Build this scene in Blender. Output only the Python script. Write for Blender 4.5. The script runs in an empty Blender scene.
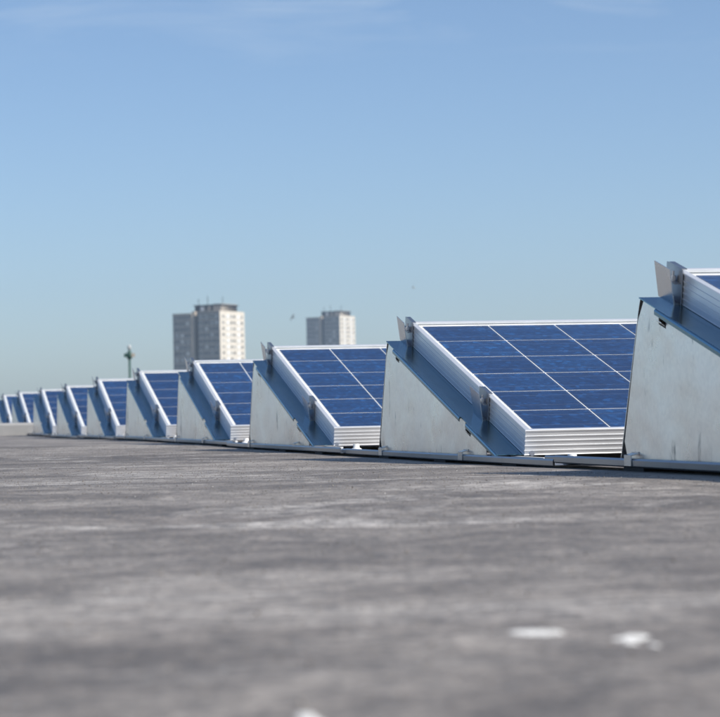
import bpy, math, random
from mathutils import Vector, Matrix, noise

R = math.radians
random.seed(7)
scene = bpy.context.scene
C = scene.collection

# ------------------------------------------------------------------ camera
CAM_H = 0.106                      # the camera lies almost on the roof
YAW, PITCH, ROLL = R(11.808), R(1.278), R(-1.213)
fwd = Vector((math.sin(YAW)*math.cos(PITCH), math.cos(YAW)*math.cos(PITCH), math.sin(PITCH)))
rt = Vector((math.cos(YAW), -math.sin(YAW), 0)); up = rt.cross(fwd)
rt2 = rt*math.cos(ROLL) + up*math.sin(ROLL); up2 = up*math.cos(ROLL) - rt*math.sin(ROLL)
cd = bpy.data.cameras.new('camera'); cam = bpy.data.objects.new('camera', cd); C.objects.link(cam)
m = Matrix((rt2, up2, -fwd)).transposed().to_4x4(); m.translation = (0, 0, CAM_H)
cam.matrix_world = m
cd.sensor_fit = 'HORIZONTAL'; cd.sensor_width = 36.0; cd.lens = 2426/720*36
cd.clip_start = 0.02; cd.clip_end = 20000
cd.dof.use_dof = True; cd.dof.focus_distance = 4.75; cd.dof.aperture_fstop = cd.lens/7.0
scene.camera = cam

# ------------------------------------------------------------------ sky, sun, exposure
SUN = Vector((0.78, -0.67, 1.0)).normalized()          # direction towards the sun
SUN_EL = math.asin(SUN.z); SUN_AZ = math.atan2(SUN.x, SUN.y)
world = bpy.data.worlds.new('World'); scene.world = world; world.use_nodes = True
nt = world.node_tree; nt.nodes.clear()
def wn(t, **k):
    n = nt.nodes.new(t)
    for a, b in k.items(): setattr(n, a, b)
    return n
sky = wn('ShaderNodeTexSky', sky_type='NISHITA', sun_disc=False, sun_elevation=SUN_EL, sun_rotation=SUN_AZ,
         altitude=0, air_density=0.78, dust_density=0.80, ozone_density=3.2)
bg = wn('ShaderNodeBackground'); bg.inputs[1].default_value = 0.108
wo = wn('ShaderNodeOutputWorld')
# thin cirrus: noise on the cloud deck the view ray would pierce
tc = wn('ShaderNodeTexCoord'); sep = wn('ShaderNodeSeparateXYZ'); nt.links.new(tc.outputs['Generated'], sep.inputs[0])
zz = wn('ShaderNodeMath', operation='MAXIMUM'); nt.links.new(sep.outputs[2], zz.inputs[0]); zz.inputs[1].default_value = 0.02
dx = wn('ShaderNodeMath', operation='DIVIDE'); nt.links.new(sep.outputs[0], dx.inputs[0]); nt.links.new(zz.outputs[0], dx.inputs[1])
dy = wn('ShaderNodeMath', operation='DIVIDE'); nt.links.new(sep.outputs[1], dy.inputs[0]); nt.links.new(zz.outputs[0], dy.inputs[1])
cmb = wn('ShaderNodeCombineXYZ'); nt.links.new(dx.outputs[0], cmb.inputs[0]); nt.links.new(dy.outputs[0], cmb.inputs[1])
mp = wn('ShaderNodeMapping'); nt.links.new(cmb.outputs[0], mp.inputs[0])
mp.inputs['Location'].default_value = (41.2, 33.7, 0); mp.inputs['Rotation'].default_value = (0, 0, R(8)); mp.inputs['Scale'].default_value = (1.0, 0.9, 1)
n1 = wn('ShaderNodeTexNoise'); nt.links.new(mp.outputs[0], n1.inputs[0])
n1.inputs['Scale'].default_value = 1.3; n1.inputs['Detail'].default_value = 8; n1.inputs['Roughness'].default_value = 0.6; n1.inputs['Distortion'].default_value = 0.8
n2 = wn('ShaderNodeTexNoise'); nt.links.new(mp.outputs[0], n2.inputs[0]); n2.inputs['Scale'].default_value = 0.35; n2.inputs['Detail'].default_value = 2
mr = wn('ShaderNodeMapRange'); nt.links.new(n1.outputs[0], mr.inputs[0]); mr.inputs[1].default_value = 0.50; mr.inputs[2].default_value = 0.74
mr2 = wn('ShaderNodeMapRange'); nt.links.new(n2.outputs[0], mr2.inputs[0]); mr2.inputs[1].default_value = 0.45; mr2.inputs[2].default_value = 0.62
mm = wn('ShaderNodeMath', operation='MULTIPLY'); nt.links.new(mr.outputs[0], mm.inputs[0]); nt.links.new(mr2.outputs[0], mm.inputs[1])
mm2 = wn('ShaderNodeMath', operation='MULTIPLY'); nt.links.new(mm.outputs[0], mm2.inputs[0]); mm2.inputs[1].default_value = 0.34
mx = wn('ShaderNodeMix', data_type='RGBA'); # the deck fades into the clear band of air towards the horizon
fd = wn('ShaderNodeMapRange', interpolation_type='SMOOTHSTEP'); nt.links.new(sep.outputs[2], fd.inputs[0]); fd.inputs[1].default_value = 0.125; fd.inputs[2].default_value = 0.175
mm3 = wn('ShaderNodeMath', operation='MULTIPLY'); nt.links.new(mm2.outputs[0], mm3.inputs[0]); nt.links.new(fd.outputs[0], mm3.inputs[1])
nt.links.new(mm3.outputs[0], mx.inputs[0])
nt.links.new(sky.outputs[0], mx.inputs[6]); mx.inputs[7].default_value = (5.4, 6.0, 6.6, 1)
tint = wn('ShaderNodeMix', data_type='RGBA', blend_type='MULTIPLY'); tint.inputs[0].default_value = 1.0   # white balance of the whole sky
nt.links.new(mx.outputs[2], tint.inputs[6]); tint.inputs[7].default_value = (0.955, 0.985, 1.015, 1)
nt.links.new(tint.outputs[2], bg.inputs[0]); nt.links.new(bg.outputs[0], wo.inputs[0])

sl = bpy.data.lights.new('sun', 'SUN'); sun = bpy.data.objects.new('sun', sl); C.objects.link(sun)
sl.energy = 4.8; sl.angle = R(0.53); sl.color = (1.0, 0.94, 0.84)
sun.rotation_euler = (-SUN).to_track_quat('-Z', 'Y').to_euler(); sun.location = (20, -15, 25)

vs = scene.view_settings
vs.view_transform = 'Standard'; vs.look = 'None'; vs.exposure = 0.31; vs.gamma = 1.0; vs.use_curve_mapping = False
scene.render.engine = 'CYCLES'
scene.cycles.use_denoising = True
scene.cycles.max_bounces = 8; scene.cycles.transparent_max_bounces = 12
scene.cycles.volume_bounces = 0

# ------------------------------------------------------------------ helpers
class MB:
    """collects shapes into one mesh"""
    def __init__(s): s.v = []; s.f = []
    def add(s, vs, fs):
        o = len(s.v); s.v += [tuple(p) for p in vs]; s.f += [tuple(i+o for i in f) for f in fs]; return s
    def box(s, x0, x1, y0, y1, z0, z1):
        return s.add([(x0,y0,z0),(x1,y0,z0),(x1,y1,z0),(x0,y1,z0),(x0,y0,z1),(x1,y0,z1),(x1,y1,z1),(x0,y1,z1)],
                     [(3,2,1,0),(4,5,6,7),(0,1,5,4),(1,2,6,5),(2,3,7,6),(3,0,4,7)])
    def prism(s, a, b):
        n = len(a)
        return s.add(list(a)+list(b), [tuple(reversed(range(n))), tuple(range(n, 2*n))] + [(i, (i+1) % n, n+(i+1) % n, n+i) for i in range(n)])
    def lathe(s, prof, seg=16, c=(0,0,0), axis='z'):
        rows = []
        for r, h in prof:
            rows.append([(r*math.cos(2*math.pi*i/seg), r*math.sin(2*math.pi*i/seg), h) for i in range(seg)])
        vs = [p for q in rows for p in q]; fs = []
        for k in range(len(prof)-1):
            for i in range(seg):
                j = (i+1) % seg; fs.append((k*seg+i, k*seg+j, (k+1)*seg+j, (k+1)*seg+i))
        fs.append(tuple(reversed(range(seg)))); fs.append(tuple(range((len(prof)-1)*seg, len(prof)*seg)))
        if axis == 'x': vs = [(z, x, y) for x, y, z in vs]
        if axis == 'y': vs = [(y, z, x) for x, y, z in vs]
        return s.add([(p[0]+c[0], p[1]+c[1], p[2]+c[2]) for p in vs], fs)
    def mesh(s, name, mat, smooth=False):
        me = bpy.data.meshes.new(name); me.from_pydata(s.v, [], s.f); me.update()
        if mat: me.materials.append(mat)
        if smooth: me.shade_smooth()
        return me
def obj(name, me, parent=None, loc=(0,0,0)):
    o = bpy.data.objects.new(name, me); C.objects.link(o); o.location = loc
    if parent is not None: o.parent = parent
    return o
def thing(name, label, cat, group=None, loc=(0,0,0), rz=0.0, me=None):
    o = bpy.data.objects.new(name, me); C.objects.link(o); o.location = loc; o.rotation_euler = (0,0,rz)
    o['label'] = label; o['category'] = cat
    if group: o['group'] = group
    return o

# ------------------------------------------------------------------ materials
class Mat:
    def __init__(s, name):
        s.m = bpy.data.materials.new(name); s.m.use_nodes = True; s.t = s.m.node_tree
        s.b = s.t.nodes['Principled BSDF']; s.out = s.t.nodes['Material Output']
    def n(s, t, ins=None, **k):
        n = s.t.nodes.new(t)
        for a, b in k.items(): setattr(n, a, b)
        for a, b in (ins or {}).items():
            if isinstance(b, bpy.types.NodeSocket): s.t.links.new(b, n.inputs[a])
            else: n.inputs[a].default_value = b
        return n
    def set(s, **k):
        for a, b in k.items():
            a = a.replace('_', ' ')
            if isinstance(b, bpy.types.NodeSocket): s.t.links.new(b, s.b.inputs[a])
            else: s.b.inputs[a].default_value = b
        return s
    def coord(s, kind='Object', scale=(1,1,1), rot=(0,0,0)):
        t = s.n('ShaderNodeTexCoord'); mp = s.n('ShaderNodeMapping', {0: t.outputs[kind], 'Scale': scale, 'Rotation': rot}); return mp.outputs[0]
    def noise(s, co, scale, detail=4, rough=0.55, dist=0.0):
        return s.n('ShaderNodeTexNoise', {'Vector': co, 'Scale': scale, 'Detail': detail, 'Roughness': rough, 'Distortion': dist}).outputs[0]
    def rng(s, v, a, b, c=0.0, d=1.0):
        return s.n('ShaderNodeMapRange', {0: v, 1: a, 2: b, 3: c, 4: d}).outputs[0]
    def ramp(s, v, stops):
        r = s.n('ShaderNodeValToRGB', {0: v}); e = r.color_ramp.elements
        while len(e) < len(stops): e.new(0.5)
        for q, (p, c) in zip(e, stops): q.position = p; q.color = (*c, 1)
        return r.outputs[0]
    def mix(s, f, a, b, mode='MIX'):
        n = s.n('ShaderNodeMix', data_type='RGBA', blend_type=mode)
        for i, v in ((0, f), (6, a), (7, b)):
            if isinstance(v, bpy.types.NodeSocket): s.t.links.new(v, n.inputs[i])
            else: n.inputs[i].default_value = v if i == 0 else (*v, 1)
        return n.outputs[2]
    def math(s, op, a, b=0.0):
        return s.n('ShaderNodeMath', {0: a, 1: b}, operation=op).outputs[0]
    def bump(s, h, strength, dist=0.001):
        return s.n('ShaderNodeBump', {'Height': h, 'Strength': strength, 'Distance': dist}).outputs[0]

def mat_roof():
    M = Mat('weathered_roof_felt'); co = M.coord('Object')
    band = M.n('ShaderNodeMapping', {0: co, 'Scale': (0.72, 1.0, 1.0), 'Rotation': (0, 0, R(4))}).outputs[0]     # weathering follows the felt strips
    big = M.noise(band, 0.9, 6, 0.62, 0.8); mid = M.noise(band, 5.2, 7, 0.68, 0.8); fine = M.noise(co, 30.0, 5, 0.7); grain = M.noise(co, 300.0, 3, 0.75)
    mixv = M.math('ADD', M.math('MULTIPLY', big, 0.5), M.math('MULTIPLY', mid, 0.5))
    base = M.ramp(mixv, [(0.37, (0.066, 0.055, 0.045)), (0.46, (0.116, 0.100, 0.085)), (0.53, (0.182, 0.161, 0.140)), (0.63, (0.32, 0.292, 0.262))])
    brown = M.noise(co, 2.3, 4, 0.6)
    base = M.mix(M.rng(brown, 0.55, 0.72, 0, 0.6), base, (0.13, 0.106, 0.086))
    # pale worn and dusty patches with broken edges
    patch = M.math('MULTIPLY', M.rng(M.noise(band, 1.8, 9, 0.70, 1.2), 0.52, 0.63), M.rng(fine, 0.36, 0.56))
    base = M.mix(M.math('MULTIPLY', patch, 0.7), base, (0.48, 0.455, 0.425))
    dark = M.math('MULTIPLY', M.rng(M.noise(band, 3.2, 9, 0.70, 1.0), 0.55, 0.66), M.rng(fine, 0.6, 0.4))
    base = M.mix(M.math('MULTIPLY', dark, 0.6), base, (0.048, 0.041, 0.035))
    base = M.mix(1.0, base, M.ramp(fine, [(0.3, (0.58, 0.58, 0.58)), (0.7, (1.45, 1.45, 1.45))]), 'MULTIPLY')
    base = M.mix(1.0, base, M.ramp(M.noise(co, 95.0, 3, 0.6), [(0.3, (0.62, 0.62, 0.62)), (0.7, (1.4, 1.4, 1.4))]), 'MULTIPLY')
    base = M.mix(1.0, base, M.ramp(grain, [(0.30, (0.45, 0.45, 0.46)), (0.5, (1.0, 1.0, 1.0)), (0.70, (1.75, 1.75, 1.77))]), 'MULTIPLY')
    chips = M.rng(M.noise(co, 110.0, 2, 0.5), 0.73, 0.76)
    base = M.mix(M.math('MULTIPLY', chips, 0.7), base, (0.62, 0.62, 0.60))
    h = M.math('ADD', M.math('MULTIPLY', grain, 0.5), M.math('MULTIPLY', fine, 1.4))
    M.set(Base_Color=base, Roughness=0.55, Normal=M.bump(h, 0.45, 0.003)); M.b.inputs['Specular IOR Level'].default_value = 0.32
    M.set(Sheen_Weight=0.10, Sheen_Roughness=0.45, Sheen_Tint=(0.9, 0.84, 0.76, 1))      # dust
    return M.m
def mat_galv(name, tint, rough=0.34, streak=1.0, metal=0.93, spangle=0.2, wave=0.2):
    M = Mat(name); co = M.coord('Object'); oi = M.n('ShaderNodeObjectInfo')
    cs = M.n('ShaderNodeVectorMath', {0: co, 1: oi.outputs['Random']}, operation='ADD').outputs[0]
    cl = M.noise(cs, 7.0, 5, 0.62)
    base = M.mix(1.0, tint, M.ramp(cl, [(0.28, (0.92, 0.925, 0.93)), (0.72, (1.05, 1.045, 1.04))]), 'MULTIPLY')
    sp = M.n('ShaderNodeTexVoronoi', {'Vector': cs, 'Scale': 150.0}).outputs['Color']
    spv = M.n('ShaderNodeSeparateColor', {0: sp}).outputs[0]
    base = M.mix(spangle, base, M.mix(1.0, base, M.ramp(spv, [(0, (0.72, 0.73, 0.75)), (1, (1.18, 1.18, 1.16))]), 'MULTIPLY'))
    # upright scuffs and drip marks, and smudges
    st = M.n('ShaderNodeMapping', {0: cs, 'Scale': (1, 30, 7)}).outputs[0]
    scuff = M.math('MULTIPLY', M.rng(M.noise(st, 1.0, 4, 0.65, 0.3), 0.58, 0.65), M.rng(M.noise(cs, 13.0, 3), 0.50, 0.58))
    base = M.mix(M.math('MULTIPLY', scuff, 0.75*streak), base, (0.20, 0.21, 0.23))
    sm = M.rng(M.noise(cs, 4.0, 6, 0.7, 0.5), 0.58, 0.78, 0, 0.30*streak)
    base = M.mix(sm, base, (0.42, 0.43, 0.45))
    M.set(Base_Color=base, Metallic=metal, Roughness=M.rng(cl, 0.25, 0.75, rough-0.05, rough+0.10))
    M.set(Normal=M.bump(M.noise(cs, 3.2, 3, 0.55), wave, 0.016))
    return M.m
def mat_simple(name, col, rough=0.5, metal=0.0, var=0.12, scale=20.0, bump=0.0):
    M = Mat(name); co = M.coord('Object'); v = M.noise(co, scale, 4, 0.6)
    base = M.mix(1.0, col, M.ramp(v, [(0.25, (1-var,)*3), (0.75, (1+var,)*3)]), 'MULTIPLY')
    M.set(Base_Color=base, Roughness=M.rng(v, 0.2, 0.8, max(0.02, rough-0.05), rough+0.06), Metallic=metal)
    if bump: M.set(Normal=M.bump(v, bump, 0.002))
    return M.m
def mat_cell():
    M = Mat('polycrystalline_cell'); t = M.n('ShaderNodeTexCoord'); oi = M.n('ShaderNodeObjectInfo')
    off = M.n('ShaderNodeVectorMath', {0: M.n('ShaderNodeCombineXYZ', {0: oi.outputs['Random'], 1: oi.outputs['Random'], 2: 0.0}).outputs[0], 1: (37.0, 91.0, 0)}, operation='MULTIPLY').outputs[0]
    co = M.n('ShaderNodeVectorMath', {0: t.outputs['Object'], 1: off}, operation='ADD').outputs[0]
    vor = M.n('ShaderNodeTexVoronoi', {'Vector': co, 'Scale': 95.0}); vv = M.n('ShaderNodeSeparateColor', {0: vor.outputs['Color']}).outputs[0]
    big = M.noise(co, 16.0, 4, 0.6, 0.8)
    base = M.ramp(vv, [(0.0, (0.005, 0.026, 0.095)), (0.6, (0.007, 0.036, 0.125)), (0.9, (0.009, 0.050, 0.165)), (1.0, (0.014, 0.085, 0.26))])
    base = M.mix(M.rng(big, 0.58, 0.74, 0, 0.5), base, (0.010, 0.075, 0.235))
    base = M.mix(1.0, base, M.ramp(oi.outputs['Random'], [(0, (0.70, 0.72, 0.80)), (1, (1.25, 1.25, 1.2))]), 'MULTIPLY')
    s = M.n('ShaderNodeSeparateXYZ', {0: t.outputs['Object']})
    # bus bars run along x at two places of the cell, the fine fingers across them
    yb = M.math('ABSOLUTE', M.math('SUBTRACT', M.math('ABSOLUTE', s.outputs[1]), 0.039))
    bus = M.math('LESS_THAN', yb, 0.0009)
    fin = M.math('LESS_THAN', M.math('FRACT', M.math('MULTIPLY', s.outputs[0], 420.0)), 0.06)
    base = M.mix(M.math('MULTIPLY', fin, 0.2), base, (0.20, 0.26, 0.36))
    base = M.mix(M.math('MULTIPLY', bus, 0.25), base, (0.30, 0.34, 0.42))
    M.set(Base_Color=base, Roughness=0.45)
    return M.m
def mat_glass():
    M = Mat('solar_glass'); t = M.t; t.nodes.remove(M.b)
    tr = M.n('ShaderNodeBsdfTransparent', {0: (0.97, 0.98, 0.98, 1)}); co = M.coord('Object')
    gl = M.n('ShaderNodeBsdfGlossy', {0: (0.95, 0.97, 1, 1), 'Roughness': M.rng(M.noise(co, 25, 4), 0.2, 0.8, 0.05, 0.14)})
    fr = M.n('ShaderNodeFresnel', {0: 1.30})
    mx = M.n('ShaderNodeMixShader', {0: fr.outputs[0], 1: tr.outputs[0], 2: gl.outputs[0]})
    t.links.new(mx.outputs[0], M.out.inputs[0]); return M.m
def mat_window():
    M = Mat('window_glass'); oi = M.n('ShaderNodeObjectInfo')
    base = M.ramp(oi.outputs['Random'], [(0, (0.03, 0.035, 0.045)), (0.6, (0.08, 0.09, 0.10)), (0.8, (0.35, 0.36, 0.36)), (1, (0.55, 0.55, 0.52))])
    M.set(Base_Color=base, Roughness=0.12); return M.m

M_ROOF = mat_roof()
M_GALV = mat_galv('galvanised_steel', (0.95, 0.905, 0.85), 0.27, 1.0, 0.88, 0.18, 0.45)
M_BRIGHT = mat_galv('bright_zinc_steel', (0.80, 0.81, 0.82), 0.25, 0.2, 0.97, 0.0, 0.05)
M_CLIP = mat_galv('clip_spring_steel', (0.50, 0.53, 0.57), 0.22, 0.2, 1.0, 0.0, 0.05)
M_STEEL = mat_galv('dark_clamp_steel', (0.36, 0.38, 0.41), 0.30, 0.2, 0.95, 0.0, 0.05)
M_FLANGE = mat_galv('rolled_zinc_steel', (0.14, 0.29, 0.38), 0.19, 0.15, 1.0, 0.06, 0.08)
M_RAIL = mat_galv('rail_steel', (0.33, 0.35, 0.38), 0.30, 0.3, 0.95, 0.0, 0.1)
M_ALU = mat_simple('anodised_aluminium', (0.80, 0.82, 0.84), 0.32, 0.58, 0.03, 8)
M_SHEET = mat_simple('white_backsheet', (0.78, 0.79, 0.80), 0.6)
M_CELL = mat_cell(); M_GLASS = mat_glass()
M_PLAST = mat_simple('white_nylon', (0.78, 0.78, 0.76), 0.35, 0, 0.06)
M_RUBBER = mat_simple('black_rubber', (0.02, 0.02, 0.022), 0.8)
M_KERB = mat_simple('pale_cement_kerb', (0.30, 0.30, 0.30), 0.9, 0, 0.22, 3.0, 0.4)
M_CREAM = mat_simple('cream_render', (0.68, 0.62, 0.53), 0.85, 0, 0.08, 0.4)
M_GREYW = mat_simple('grey_tower_wall', (0.27, 0.26, 0.245), 0.9, 0, 0.15, 0.5)  # tower bays, a darker grey than the cream wall beside them
M_BEIGE = mat_simple('beige_concrete', (0.42, 0.37, 0.31), 0.9, 0, 0.12, 0.5)
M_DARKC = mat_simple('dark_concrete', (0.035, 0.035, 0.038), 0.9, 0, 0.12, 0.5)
M_WHITE = mat_simple('white_panel', (0.80, 0.80, 0.78), 0.6, 0, 0.05, 1.0)
M_WIN = mat_window()
M_GREEN = mat_simple('dark_green_paint', (0.02, 0.07, 0.055), 0.5, 0, 0.1)
M_GULLW = mat_simple('white_plumage', (0.75, 0.75, 0.74), 0.8)
M_CAP = mat_simple('weathered_pale_cap', (0.42, 0.44, 0.44), 0.6)
M_GULLG = mat_simple('grey_plumage', (0.12, 0.125, 0.14), 0.8)
M_STAIN = mat_simple('dried_white_stain', (0.72, 0.72, 0.70), 0.9, 0, 0.3, 180.0, 0.5)
M_GROUND = mat_simple('town_ground', (0.10, 0.11, 0.08), 0.95, 0, 0.4, 0.02)
M_BRICK = mat_simple('brown_brick', (0.20, 0.12, 0.09), 0.9, 0, 0.2, 2.0)

# ------------------------------------------------------------------ the rows: where each one stands
PITCHY = 1.849
Y1 = 5.432                        # top edge of the second row's panel
X0 = 1.254                        # left edge of the panels
DX = [-0.002, 0, -0.011, 0.003, 0.011, 0.005, -0.003, -0.012, -0.040, -0.046]
DZ = [0.007, 0, 0.002, 0.005, 0.005, 0.001, -0.006, -0.003, 0.002, 0.002]
NROW = len(DX)
def row_y(k): return Y1 + (k-1)*PITCHY
def lift(y):
    """slow rise and fall of the roof along the run of rows"""
    t = (y + 0.45 - row_y(0))/PITCHY
    if t <= 0: return DZ[0]*max(0.0, 1 + t/0.8)**2 if t > -0.8 else 0.0
    if t >= NROW-1: return DZ[-1]
    k = int(t); u = t-k; u = u*u*(3-2*u)
    return DZ[k]*(1-u) + DZ[k+1]*u
def roof_z(x, y):
    z = lift(y) - 0.0015
    z += 0.0012*noise.noise((x*2.1, y*2.1, 0.3)) + 0.0006*noise.noise((x*7, y*7, 4.3)) + 0.0025*noise.noise((x*0.5, y*0.5, 9.1))*min(1, max(0, 1-x))
    return z

# ------------------------------------------------------------------ roof, kerb, ground
def steps(a): 
    out = []
    for lo, hi, st in a:
        v = lo
        while v < hi-1e-6: out.append(v); v += st
    out.append(a[-1][1]); return out
xs = steps([(-40, -4, 3), (-4, -1, .3), (-1, 2.4, .045), (2.4, 4, .4), (4, 40, 3)])
ys = steps([(-8, 0, 1), (0, 5, .045), (5, 12, .09), (12, 20, .2), (20, 60, 4)])
v = [(x, y, roof_z(x, y)) for y in ys for x in xs]; n = len(xs)
f = [(j*n+i, j*n+i+1, (j+1)*n+i+1, (j+1)*n+i) for j in range(len(ys)-1) for i in range(n-1)]
rm = MB().add(v, f).mesh('roof_surface', M_ROOF, True)
roof = obj('roof_surface', rm); roof['kind'] = 'structure'
bw = MB().box(-40, 40, -8, 60, -11.6, -0.06).mesh('roof_building', M_BRICK)
b = thing('flat_roofed_building', 'low flat-roofed building that carries the rows of solar panels', 'building', me=bw)
g = MB().add([(-6000, -6000, -11.8), (6000, -6000, -11.8), (6000, 9000, -11.8), (-6000, 9000, -11.8)], [(0, 1, 2, 3)]).mesh('ground', M_GROUND)
go = obj('ground', g); go['kind'] = 'structure'

kb = MB()
ky = 17.02; nseg = 60; prev = None
prof = [(0.0, -0.02), (0.0, 0.070), (0.012, 0.082), (0.15, 0.086), (0.165, 0.074), (0.165, -0.02)]
vv = []
for i in range(nseg+1):
    x = -30 + 60*i/nseg
    for (py, pz) in prof:
        vv.append((x, ky+py+0.006*noise.noise((x*0.9, py, 1)), pz + (0.004*noise.noise((x*1.3, py*3, 5)) if pz > 0 else 0)))
q = len(prof)
ff = [(i*q+j, i*q+(j+1) % q, (i+1)*q+(j+1) % q, (i+1)*q+j) for i in range(nseg) for j in range(q)] + [tuple(range(q)), tuple(reversed(range(nseg*q, (nseg+1)*q)))]
thing('roof_kerb', 'low pale grey kerb crossing the roof in front of the two farthest rows', 'kerb', me=kb.add(vv, ff).mesh('roof_kerb', M_KERB))

# ------------------------------------------------------------------ solar panel
T = R(14.42); CT, ST = math.cos(T), math.sin(T)
ZT = 0.207 + CAM_H                # height of the panel's upper edge
STOP = 0.024; LX, LS = 1.626, 0.993             # panel size along the row and down the slope
FH = 0.050                        # frame height
def SP(x, s, nn):                 # slope coordinates to row coordinates
    return (x, -s*CT - nn*ST, ZT - s*ST + nn*CT)
def slab(mb, x0, x1, s0, s1, n0, n1):
    a = [SP(x, s, k) for k in (n0, n1) for (x, s) in ((x0, s0), (x1, s0), (x1, s1), (x0, s1))]
    return mb.add(a, [(0, 1, 2, 3), (7, 6, 5, 4), (0, 4, 5, 1), (1, 5, 6, 2), (2, 6, 7, 3), (3, 7, 4, 0)])

def frame_mesh():
    p = [(-0.011, -0.0045), (-0.011, -0.0004), (-0.0104, 0.0), (-0.0006, 0.0), (0.0004, -0.0008), (0.0004, -0.0030), (-0.0008, -0.0036)]
    for c in (-0.0125, -0.0217, -0.0312, -0.0408):
        p += [(-0.0008, c+0.0014), (0.0004, c+0.0009), (0.0004, c-0.0009), (-0.0008, c-0.0014)]
    p += [(-0.0008, -0.0480), (0.0, -0.0488), (0.0, -FH), (-0.030, -FH), (-0.030, -FH+0.0018), (-0.0028, -FH+0.0018), (-0.0028, -0.0045)]
    mb = MB(); q = len(p)
    cor = [(0, 0, -1, -1), (LX, 0, 1, -1), (LX, LS, 1, 1), (0, LS, -1, 1)]
    vs = [SP(cx + sx*u, cs + ss*u, k) for (cx, cs, sx, ss) in cor for (u, k) in p]
    fs = [(c*q+j, ((c+1) % 4)*q+j, ((c+1) % 4)*q+(j+1) % q, c*q+(j+1) % q) for c in range(4) for j in range(q)]
    return mb.add(vs, fs).mesh('panel_frame', M_ALU)
ME_FRAME = frame_mesh()
ME_BACK = slab(MB(), 0.003, LX-0.003, 0.003, LS-0.003, -0.0086, -0.0074).mesh('backsheet', M_SHEET)
ME_PANE = MB().add([SP(x, s, -0.0050) for (x, s) in ((0.0035, 0.0035), (LX-0.0035, 0.0035), (LX-0.0035, LS-0.0035), (0.0035, LS-0.0035))], [(3, 2, 1, 0)]).mesh('glass_pane', M_GLASS)
hx, hs = 0.0768, 0.0756
ME_CELL = MB().box(-hx, hx, -hs, hs, -0.0004, 0.0004).mesh('cell', M_CELL)
PC = 0.158; MX = 0.0225 + PC/2; MS = STOP + PC/2

ORD = ['nearest', 'second nearest', 'third nearest', 'fourth nearest', 'fifth nearest', 'sixth nearest', 'seventh nearest', 'eighth nearest', 'second farthest', 'farthest']
PAN = ['blue solar panel cut off by the right edge of the picture, highest of the run',
       'largest blue solar panel, two and a half cell columns in view, beside the right-hand bracket',
       'blue solar panel standing in front of the farther, right-hand tower block',
       'blue solar panel standing in front of the nearer, left-hand tower block',
       'fifth nearest blue solar panel, just right of the lamp post',
       'sixth nearest blue solar panel, with the lamp post rising behind its right end',
       'seventh nearest blue solar panel, third to the left of the tower block',
       'eighth nearest blue solar panel, last one in front of the pale roof kerb',
       'second farthest blue solar panel, first one behind the pale roof kerb',
       'farthest blue solar panel, cut by the left edge of the picture']

def solar_panel(k, loc):
    t = thing('solar_panel', PAN[k], 'solar panel', 'solar panels in a receding run', loc)
    obj('frame', ME_FRAME, t); obj('backsheet', ME_BACK, t); obj('glass_pane', ME_PANE, t)
    for i in range(10):
        for j in range(6):
            c = obj('cell', ME_CELL, t, SP(MX + i*PC, MS + j*PC, -0.0066)); c.rotation_euler = (T, 0, 0)
    return t

# ------------------------------------------------------------------ mounting frame (row coordinates: x=0 at panel edge, y=0 at its upper edge, z=0 roof)
PX = -0.045                       # outer face of the side plate
NF = -FH - 0.0006                 # top of the flange
def zc(z): return z + CAM_H
def yc(y): return y - Y1
def plate_pts():
    fl = lambda y: SP(0, (-y - (NF-0.003)*ST)/CT, NF-0.003)[2]      # underside of the flange
    pts = [(yc(4.597), zc(-0.098)), (yc(5.548), zc(-0.098)), (yc(5.566), zc(-0.062)), (yc(5.487), zc(0.126))]
    y = yc(5.455); pts.append((y, fl(y)))
    for a, b_, d in ((yc(5.385), yc(5.352), 0.021), (yc(4.757), yc(4.716), 0.021)):
        pts += [(a, fl(a)), (a, fl(a)-d), (b_, fl(b_)-d), (b_, fl(b_))]
    y = yc(4.597); pts.append((y, fl(y)))
    return pts
PP = plate_pts()
def plate_mesh(x, sgn):
    return MB().prism([(x, y, z) for y, z in PP], [(x+sgn*0.0018, y, z) for y, z in PP]).mesh('side_plate', M_GALV)
def tab_mesh(x, sgn, ya, yb):                               # small tongue bent out below a slot
    za, zb = (SP(0, -y/CT, NF)[2]-0.0235 for y in (ya, yb))
    a = [(x-sgn*0.0004, ya, za), (x-sgn*0.0004, yb, zb), (x-sgn*0.0062, yb, zb+0.0050), (x-sgn*0.0062, ya, za+0.0050)]
    return MB().prism(a, [(p[0], p[1], p[2]-0.0014) for p in a]).mesh('tab', M_BRIGHT)
S0, S1 = -0.024, 0.980
def flange_mesh(xo, xi, lipdir):
    mb = MB(); lo, hi = min(xo, xi), max(xo, xi)
    slab(mb, lo, hi, S0, S1, NF-0.0016, NF)
    # narrow lips turned down over the plate, in two runs with the slots between
    for a, b_ in ((0.066, 0.690), (0.742, S1)):
        pr = [(0, NF+0.0006), (0.0022, NF+0.0010), (0.0042, NF-0.0004), (0.0050, NF-0.0030), (0.0046, NF-0.0085), (0.0030, NF-0.0090), (0.0028, NF-0.0032), (0, NF-0.0020)]
        mb.prism([SP(xo+lipdir*u, a, k) for u, k in pr], [SP(xo+lipdir*u, b_, k) for u, k in pr])
    return mb.mesh('top_flange', M_FLANGE)
ME_PLATE_L = plate_mesh(PX, 1); ME_PLATE_R = plate_mesh(LX-PX, -1); ME_TABS = [tab_mesh(PX, 1, yc(a)+.003, yc(b_)-.003) for a, b_ in ((5.352, 5.385), (4.716, 4.757))]
ME_FLANGE_L = flange_mesh(PX-0.0035, 0.034, -1); ME_FLANGE_R = flange_mesh(LX-PX+0.0035, LX-0.034, 1)
pk = SP(0, S0, NF)
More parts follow.
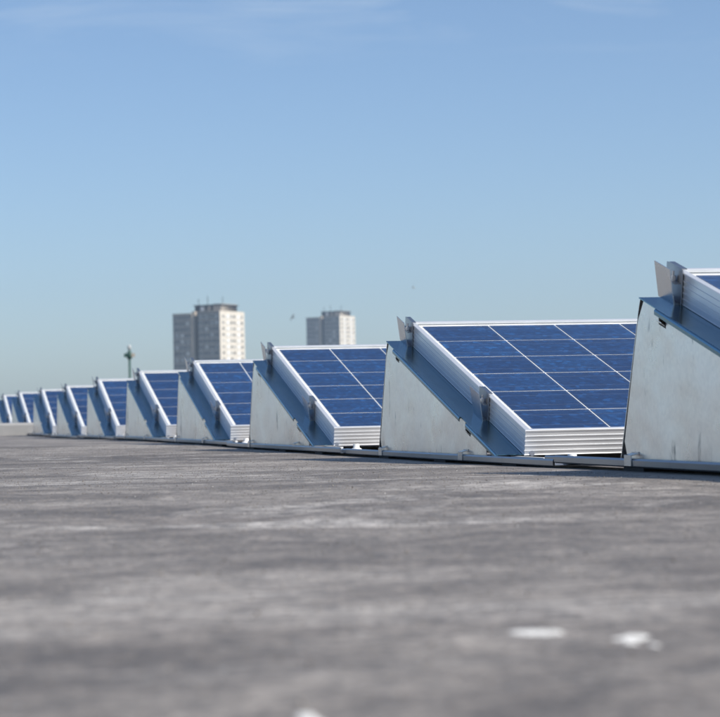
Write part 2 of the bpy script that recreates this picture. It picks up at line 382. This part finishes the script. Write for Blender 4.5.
rear = [(pk[1]+0.0004, pk[2]), (pk[1]+0.010, pk[2]-0.014), (yc(5.592), zc(-0.100)), (yc(5.603), zc(-0.100)), (yc(5.603), zc(-0.1015)), (yc(5.5905), zc(-0.1015)), (pk[1]+0.0085, pk[2]-0.0142), (pk[1]+0.0004, pk[2]-0.0016)]
ME_REAR = MB().prism([(PX-0.0005, y, z) for y, z in rear], [(LX-PX+0.0005, y, z) for y, z in rear]).mesh('rear_sheet', M_GALV)

def clamp_meshes():
    L = 0.074; nb = NF
    w = MB()                                                # outward leaning wing
    xb, xt = -0.0135, -0.0235; hh = 0.0565
    a = [SP(xb, -L/2, nb), SP(xb, L/2, nb), SP(xt, L/2, nb+hh), SP(xt, -L/2, nb+hh)]
    c = [(p[0]+0.0016, p[1], p[2]) for p in a]
    w.prism(a, c)
    u = MB()                                                # plate against the frame, hooked over its lip
    slab(u, -0.0026, -0.0010, -L/2, L/2, nb, 0.0045)
    slab(u, -0.0026, 0.0065, -L/2+0.01, L/2-0.004, 0.0046, 0.0062)
    slab(u, -0.0120, -0.0030, -L/2, L/2-0.006, -0.0190, -0.0172)   # web between them
    slab(u, -0.0120, -0.0030, -L/2, L/2-0.006, nb, nb+0.0015)
    bo = MB()
    bl = lambda s_, r, n0, n1: bo.prism([SP(-0.0085+r*math.cos(2*math.pi*i/6), s_+r*math.sin(2*math.pi*i/6), n0) for i in range(6)],
                                        [SP(-0.0085+r*math.cos(2*math.pi*i/6), s_+r*math.sin(2*math.pi*i/6), n1) for i in range(6)])
    bl(0.012, 0.0048, -0.0170, -0.0085); bl(0.012, 0.0022, -0.0085, -0.0010)
    return w.mesh('clamp_wing', M_BRIGHT), u.mesh('clamp', M_STEEL), bo.mesh('bolt', M_BRIGHT)
ME_WING, ME_CLAMP, ME_BOLT = clamp_meshes()
def clip_mesh():
    mb = MB(); x0 = PX-0.0142; w = 0.017
    mb.prism([(x, -w, z) for x, z in ((x0, 0.006), (x0+0.0016, 0.006), (x0+0.0016, 0.0215), (PX-0.0004, 0.0245), (PX-0.0004, 0.0280), (PX-0.0020, 0.0280), (PX-0.0020, 0.0262), (x0, 0.0230))],
             [(x, w, z) for x, z in ((x0, 0.006), (x0+0.0016, 0.006), (x0+0.0016, 0.0215), (PX-0.0004, 0.0245), (PX-0.0004, 0.0280), (PX-0.0020, 0.0280), (PX-0.0020, 0.0262), (x0, 0.0230))])
    return mb.mesh('clip', M_CLIP)
ME_CLIP = clip_mesh()
BR = ['galvanised end bracket filling the right edge of the picture',
      'scuffed galvanised end bracket carrying the largest panel, between two blue panels',
      'galvanised end bracket under the panel in front of the right-hand tower block',
      'galvanised end bracket under the panel in front of the left-hand tower block',
      'galvanised end bracket under the panel just right of the lamp post',
      'galvanised end bracket of the sixth nearest panel, left of the lamp post',
      'galvanised end bracket of the seventh nearest panel',
      'galvanised end bracket of the eighth nearest panel, beside the end of the pale kerb',
      'galvanised end bracket of the second farthest panel, rising from behind the kerb',
      'galvanised end bracket of the farthest panel at the left edge of the picture']
def mounting(k, loc):
    t = thing('mounting_bracket', BR[k], 'bracket', 'galvanised panel brackets', loc)
    pl = obj('side_plate', ME_PLATE_L, t); obj('side_plate', ME_PLATE_R, t); [obj('tab', q, pl) for q in ME_TABS]
    obj('top_flange', ME_FLANGE_L, t); obj('top_flange', ME_FLANGE_R, t)
    obj('rear_sheet', ME_REAR, t)
    for s_ in (0.004, 0.689):
        w = obj('clamp', ME_CLAMP, t, (0, -s_*CT, -s_*ST))
        obj('clamp_wing', ME_WING, w); obj('bolt', ME_BOLT, w)
    for y in (5.511, 4.752): obj('clip', ME_CLIP, t, (0, yc(y), 0))
    return t

# ------------------------------------------------------------------ base rails, one length per row
def rail_mesh():
    mb = MB(); x0, x1 = PX-0.009, 0.030; y0, y1 = yc(4.094), yc(4.094+PITCHY+0.06)
    o = 0.004                                                # the near end sleeves over the next length
    def seg(xo, ya, yb, zt, d):
        p = [(xo, 0.0035), (xo-0.0030, 0.0060), (xo-0.0034, zt-0.003), (xo-0.0014, zt), (xo+0.0006, zt), (xo+0.0006, 0.0058), (x1-0.002, 0.0058), (x1-0.002, 0.0066), (x1, 0.0066), (x1, 0.0035)]
        mb.prism([(x, ya, z+d) for x, z in p], [(x, yb, z+d) for x, z in p])
    seg(x0, y0, y1-0.075, 0.0175, 0); seg(x0+0.0045, y1-0.0752, y1, 0.0158, 0.0005)
    return mb.mesh('rail_channel', M_RAIL)
ME_RAIL = rail_mesh()
ME_PAD = MB().box(PX-0.008, 0.026, -0.05, 0.05, -0.006, 0.0034).mesh('rubber_pad', M_RUBBER)
nut = MB().lathe([(0.0170, 0), (0.0165, 0.0035), (0.0120, 0.0075), (0.0080, 0.0095), (0.0080, 0.0175), (0.0065, 0.0190)], 20)
ME_NUT = nut.mesh('nut', M_PLAST, True)
stp = MB()
stp.box(-0.016, -0.008, yc(4.300), yc(4.520), 0.0150, 0.0164); stp.box(-0.016, -0.008, yc(4.294), yc(4.300), 0.0100, 0.0164)
ME_STRAP = stp.mesh('strap', M_PLAST)
ME_FBOLT = MB().lathe([(0.0052, 0), (0.0052, 0.005), (0.0030, 0.0052), (0.0030, 0.012)], 12, axis='y').mesh('bolt', M_BRIGHT)
RL = ['dull steel base rail along the roof at the right edge, under the nearest panel',
      'dull steel base rail lying on the roof under the largest panel in full view']+['dull steel base rail lying on the roof under the %s panel' % o for o in ORD[2:]]
def base_rail(k, loc):
    t = thing('base_rail', RL[k], 'rail', 'steel base rails end to end', loc)
    obj('rail_channel', ME_RAIL, t)
    for y in (4.40, 4.95, 5.50): obj('rubber_pad', ME_PAD, t, (0, yc(y), 0))
    obj('nut', ME_NUT, t, (0.000, yc(4.165), 0.0060)); obj('strap', ME_STRAP, t)
    obj('bolt', ME_FBOLT, t, (0.008, yc(4.455), 0.0215))
    return t
for k in range(NROW):
    loc = (X0+DX[k], row_y(k), DZ[k]); a = R((0.0, 0.0, 0.25, -0.2, 0.15, -0.3, 0.2, -0.15, 0.3, 0.0)[k])
    p = solar_panel(k, loc); b = mounting(k, loc); base_rail(k, loc)
    p.rotation_euler.z = b.rotation_euler.z = a            # none of them stands perfectly square

# ------------------------------------------------------------------ white stains and grit on the roof
def stain(label, x, y, rx, ry, seed, extra=()):
    rnd = random.Random(seed); mb = MB()
    def blob(cx, cy, ax, ay, ph):
        ns = 30; ring = []; inner = []
        for i in range(ns):
            a = 2*math.pi*i/ns; k = 1 + 0.28*noise.noise((math.cos(a)*1.4+ph, math.sin(a)*1.4, ph)) + 0.16*rnd.uniform(-1, 1)
            px, py = cx+ax*k*math.cos(a), cy+ay*k*math.sin(a)
            ring.append((px-x, py-y, roof_z(px, py)-0.0002)); qx, qy = cx+ax*k*.72*math.cos(a), cy+ay*k*.72*math.sin(a)
            inner.append((qx-x, qy-y, roof_z(qx, qy)+0.0004))
        c = [(cx-x, cy-y, roof_z(cx, cy)+0.0005)]
        mb.add(ring+inner+c, [(i, (i+1) % ns, ns+(i+1) % ns, ns+i) for i in range(ns)] + [(ns+i, ns+(i+1) % ns, 2*ns) for i in range(ns)])
    blob(x, y, rx, ry, seed)
    for q, e in enumerate(extra): blob(x+e[0], y+e[1], e[2], e[3], seed+q+3)
    thing('white_stain', label, 'stain', 'white stains on the roof', (x, y, 0), me=mb.mesh('white_stain', M_STAIN, True))
stain('long white stain on the roof, left of the pair at the lower right', 0.320, 1.130, 0.0105, 0.015, 3, [(0.008, -0.002, 0.005, 0.009), (-0.008, 0.003, 0.005, 0.008)])
stain('shorter white stain with a small drip below it, at the lower right', 0.352, 1.082, 0.0082, 0.010, 11, [(-0.006, -0.018, 0.0035, 0.008), (0.0055, 0.008, 0.006, 0.010), (0.0003, -0.033, 0.0018, 0.006)])
stain('blurred white stain cut by the bottom edge of the picture', 0.1535, 0.828, 0.0050, 0.024, 21, [(0.002, 0.022, 0.003, 0.008)])

def grit(count):
    import numpy as np
    rng = np.random.default_rng(5)
    base = np.array([(1, 1, .8), (-1, -1, .8), (-1, 1, -.8), (1, -1, -.8), (0, 0, 1.2), (0, 1.1, -.3)], float); base /= np.linalg.norm(base, axis=1)[:, None]
    tri = np.array([(0, 4, 5), (4, 2, 5), (0, 5, 3), (5, 2, 3), (0, 1, 4), (0, 3, 1), (1, 2, 4), (1, 3, 2)])
    y = 0.55 + 8.5*np.sqrt(rng.random(count)); x = y*np.tan(YAW + rng.uniform(-.20, .19, count)); keep = x < 1.14
    x, y = x[keep], y[keep]; n = len(x)
    rad = rng.uniform(0.0003, 0.00095, n)*np.where(rng.random(n) < .03, 1.7, 1.0)
    z = np.array([roof_z(float(a), float(b_)) for a, b_ in zip(x, y)])
    an = rng.uniform(0, 6.28, n); p = base[None]*rng.uniform(.7, 1.3, (n, 6, 1))*rad[:, None, None]
    c, s_ = np.cos(an)[:, None], np.sin(an)[:, None]
    P = np.stack([p[..., 0]*c - p[..., 1]*s_ + x[:, None], p[..., 0]*s_ + p[..., 1]*c + y[:, None], p[..., 2] + z[:, None] + rad[:, None]*.4], -1).reshape(-1, 3)
    F = (tri[None] + (np.arange(n)*6)[:, None, None]).reshape(-1, 3)
    me = bpy.data.meshes.new('roof_grit'); me.vertices.add(len(P)); me.vertices.foreach_set('co', P.ravel())
    me.loops.add(F.size); me.loops.foreach_set('vertex_index', F.ravel().astype(np.int32))
    me.polygons.add(len(F)); me.polygons.foreach_set('loop_start', np.arange(0, F.size, 3, dtype=np.int32)); me.update(calc_edges=True)
    M = Mat('grit_stone'); ge = M.n('ShaderNodeNewGeometry')
    M.set(Base_Color=M.ramp(ge.outputs['Random Per Island'], [(0, (0.11, 0.099, 0.088)), (0.5, (0.20, 0.183, 0.166)), (0.93, (0.32, 0.30, 0.275)), (0.992, (0.40, 0.38, 0.36)), (1.0, (0.85, 0.85, 0.83))]), Roughness=0.8)
    me.materials.append(M.m)
    o = obj('roof_grit', me); o['kind'] = 'stuff'; o['label'] = 'loose grit scattered over the grey roof'
grit(50000)

# ------------------------------------------------------------------ tower blocks
GZ = -11.8
def tower(label, D, px, floors, ztop, nwin_floors):
    """square plan turned so that one side faces the sun"""
    az = YAW + math.atan((px-360)/2426)
    cx, cy = D*math.sin(az), D*math.cos(az)
    W = 23.6; half = W/2; fh = 2.68; H = ztop - GZ
    t = thing('tower_block', label, 'tower block', 'tower blocks on the skyline', (cx, cy, GZ), R(-36.0))
    # local: -y is the long shaded side towards the camera's left, +x the sunlit side
    sl0, sl1 = -0.10*W, 0.03*W                         # slot between the two shaded bays
    def part(name, mb, mat, par=t): return obj(name, mb.mesh(name, mat), par)
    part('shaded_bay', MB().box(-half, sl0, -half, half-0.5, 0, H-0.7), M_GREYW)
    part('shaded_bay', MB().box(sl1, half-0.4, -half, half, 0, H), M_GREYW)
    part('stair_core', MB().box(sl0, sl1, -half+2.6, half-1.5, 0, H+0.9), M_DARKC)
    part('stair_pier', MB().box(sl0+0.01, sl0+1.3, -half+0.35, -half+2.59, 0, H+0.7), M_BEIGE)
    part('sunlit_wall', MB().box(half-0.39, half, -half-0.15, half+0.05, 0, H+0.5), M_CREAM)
    for z0, x0, x1, y1, top in ((0, -half-0.12, sl0-.02, half-0.4, H-0.7), (0, sl1+.02, half-0.41, half+0.1, H)):
        part('parapet', MB().box(x0, x1, -half-0.12, y1, top+0.01, top+0.6), M_BEIGE)
    rp = part('roof_plant', MB().box(sl1-3.2, half-1.0, -half+3.5, half-5, H+0.61, H+3.1).box(sl1-3.6, half-0.4, -half+3.0, half-4.5, H+3.11, H+3.5), M_DARKC)
    part('hatch', MB().box(sl1-0.4, sl1+1.6, -half+3.35, -half+3.49, H+0.9, H+2.7), M_WHITE, rp)
    part('hatch', MB().box(sl1+3.2, sl1+4.8, -half+3.35, -half+3.49, H+0.9, H+2.9), M_BEIGE, rp)
    part('tank_room', MB().box(half-5.0, half-1.0, -half+3.3, half-5.2, H+0.62, H+3.8), M_BEIGE, rp)
    for i, (ax, ah) in enumerate(((sl1-2.6, 3.0), (sl1+2.0, 4.2), (half-1.6, 3.6))):
        part('antenna', MB().lathe([(0.13, 0), (0.09, ah)], 8, (ax, -half+6, H+3.49)).box(ax-0.7, ax+0.7, -half+5.95, -half+6.05, H+3.5+ah*.7, H+3.6+ah*.7), M_DARKC)
    bandL = MB(); bandR = MB()
    for k in range(nwin_floors+1):
        z = H-0.75-k*fh
        bandL.box(-half-0.04, sl0-0.005, -half-0.10, -half-0.001, z-0.35, z-0.1); bandL.box(sl1+0.005, half-0.42, -half-0.10, -half-0.001, z-0.35, z-0.1)
    part('floor_bands', bandL, M_BEIGE)
    wm = {}
    def shared(key, mb, mat):
        if key not in wm: wm[key] = mb.mesh(key, mat)
        return wm[key]
    wl = shared('window_shaded', MB().box(-0.85, 0.85, -0.04, 0.0, -0.6, 0.6), M_WIN)
    fl = shared('window_frame', MB().box(-0.95, 0.95, -0.07, -0.041, -0.72, -0.6).box(-0.95, 0.95, -0.07, -0.041, 0.6, 0.72).box(-0.05, 0.05, -0.07, -0.041, -0.6, 0.6), M_WHITE)
    wr = shared('window_sunlit', MB().box(0.0, 0.04, -0.8, 0.8, -0.6, 0.6), M_WIN)
    pr = shared('white_surround', MB().box(0.0, 0.22, -1.25, 1.25, -0.85, 0.85), M_WHITE)
    for k in range(nwin_floors):
        z = H-1.9-k*fh
        for x in (-half+1.9, -half+4.6, -half+7.3, sl1+1.6, sl1+4.3, sl1+7.0, sl1+9.4):
            if x > sl0-1.0 and x < sl1: continue
            w = obj('window', wl, t, (x, -half-0.002, z)); obj('window_frame', fl, w)
        for y in (-4.6, 5.6): obj('balcony_panel', pr, t, (half+0.002, y, z))
        for y in (-8.7, -1.0, 1.9, 9.3): obj('window', wr, t, (half+0.002, y, z))
    return t
tower('nearer and taller-looking tower block, cream side sunlit, left of the other', 1085, 209.5, 24, 45.8, 12)
tower('smaller, farther tower block with pale sunlit end, right of the other tower', 1560, 331.5, 24, 61.8, 12)

# ------------------------------------------------------------------ lamp post beyond the roof
def lamp_post():
    D = 120; az = YAW + math.atan((129.5-360)/2426); x, y = D*math.sin(az), D*math.cos(az)
    t = thing('lamp_post', 'tall dark green lamp post with pale top behind the panels', 'lamp post', None, (x, y, GZ), -az)
    top = 3.42+CAM_H-GZ
    obj('column', MB().lathe([(0.13, 0), (0.11, 2.0), (0.062, 2.2), (0.055, top-0.55)], 14).mesh('column', M_GREEN, True), t)
    obj('collar', MB().lathe([(0.06, top-0.56), (0.13, top-0.5), (0.14, top-0.36), (0.10, top-0.20), (0.05, top-0.12)], 14).mesh('collar', M_GREEN, True), t)
    for s_, mat in ((-1, M_GREEN), (1, M_BEIGE)):
        mb = MB(); a, b_ = sorted((s_*0.10, s_*0.27))
        mb.box(a, b_, -0.10, 0.10, top-0.44, top-0.30); mb.box(a+.02, b_-.02, -0.08, 0.08, top-0.30, top-0.26)
        lh = obj('lamp_head', mb.mesh('lamp_head', mat), t)
    obj('cap', MB().lathe([(0.03, top-0.12), (0.085, top-0.04), (0.095, top+0.06), (0.06, top+0.13), (0.01, top+0.16)], 14).mesh('cap', M_CAP, True), t)
lamp_post()

# ------------------------------------------------------------------ two gulls in the sky
def gull(label, D, px, py, span, bank, heading, mat):
    az = YAW + math.atan((px-360)/2426)
    d = (fwd + rt2*((px-360)/2426) - up2*((py-358.5)/2426)); p = Vector((0, 0, CAM_H)) + d*D
    mb = MB(); secs = []
    for yy, r in ((-0.30, 0.008), (-0.22, 0.05), (-0.05, 0.075), (0.10, 0.065), (0.20, 0.045), (0.26, 0.042), (0.30, 0.018), (0.335, 0.006)):
        secs.append([(r*math.cos(2*math.pi*i/8), yy, r*0.85*math.sin(2*math.pi*i/8)) for i in range(8)])
    vs = [q for s_ in secs for q in s_]; fs = [(k*8+i, k*8+(i+1) % 8, (k+1)*8+(i+1) % 8, (k+1)*8+i) for k in range(len(secs)-1) for i in range(8)]
    mb.add(vs, fs)
    mb.add([(-0.03, -0.2, 0), (0.03, -0.2, 0), (0.075, -0.36, 0), (-0.075, -0.36, 0), (-0.03, -0.2, .01), (0.03, -0.2, .01), (0.075, -0.36, .008), (-0.075, -0.36, .008)], [(0, 1, 2, 3), (7, 6, 5, 4), (1, 2, 6, 5), (0, 3, 7, 4), (2, 3, 7, 6)])
    for sg in (-1, 1):
        st = [(0.04, 0.12, -0.09, 0.03), (0.25, 0.17, -0.05, 0.13), (0.42, 0.13, -0.04, 0.15), (0.68, -0.06, -0.12, 0.06)]
        vs = []; fs = []
        for wx, a, c, z in st: vs += [(sg*wx, a, z), (sg*wx, c, z), (sg*wx, a, z+0.015), (sg*wx, c, z+0.012)]
        for k in range(3):
            o = k*4; fs += [(o, o+1, o+5, o+4), (o+2, o+6, o+7, o+3), (o, o+4, o+6, o+2), (o+1, o+3, o+7, o+5)]
        fs.append((12, 13, 15, 14)); mb.add(vs, fs)
    t = thing('gull', label, 'bird', 'gulls in flight', p, 0, mb.mesh('gull', mat, True))
    s = span/1.36; t.scale = (s, s, s); t.rotation_euler = (R(10), bank, heading)
gull('small dark bird flying between the two tower blocks', 260, 292.8, 317.5, 1.0, R(-48), R(40), M_GULLG)
gull('tiny white bird high in the sky right of the towers', 330, 413.5, 288.0, 1.1, R(14), R(70), M_GULLW)

# ------------------------------------------------------------------ the air between the roof and the towers
hz = MB().box(-700, 900, -60, 1700, GZ-1.2, 90).mesh('haze', None)
HM = bpy.data.materials.new('haze_air'); HM.use_nodes = True; ht = HM.node_tree; ht.nodes.clear()
pv = ht.nodes.new('ShaderNodeVolumePrincipled'); ho = ht.nodes.new('ShaderNodeOutputMaterial')
pv.inputs['Color'].default_value = (0.62, 0.80, 1.0, 1); pv.inputs['Density'].default_value = 0.00022; pv.inputs['Anisotropy'].default_value = 0.2
ht.links.new(pv.outputs[0], ho.inputs['Volume']); hz.materials.append(HM)
o = obj('haze', hz); o['kind'] = 'stuff'
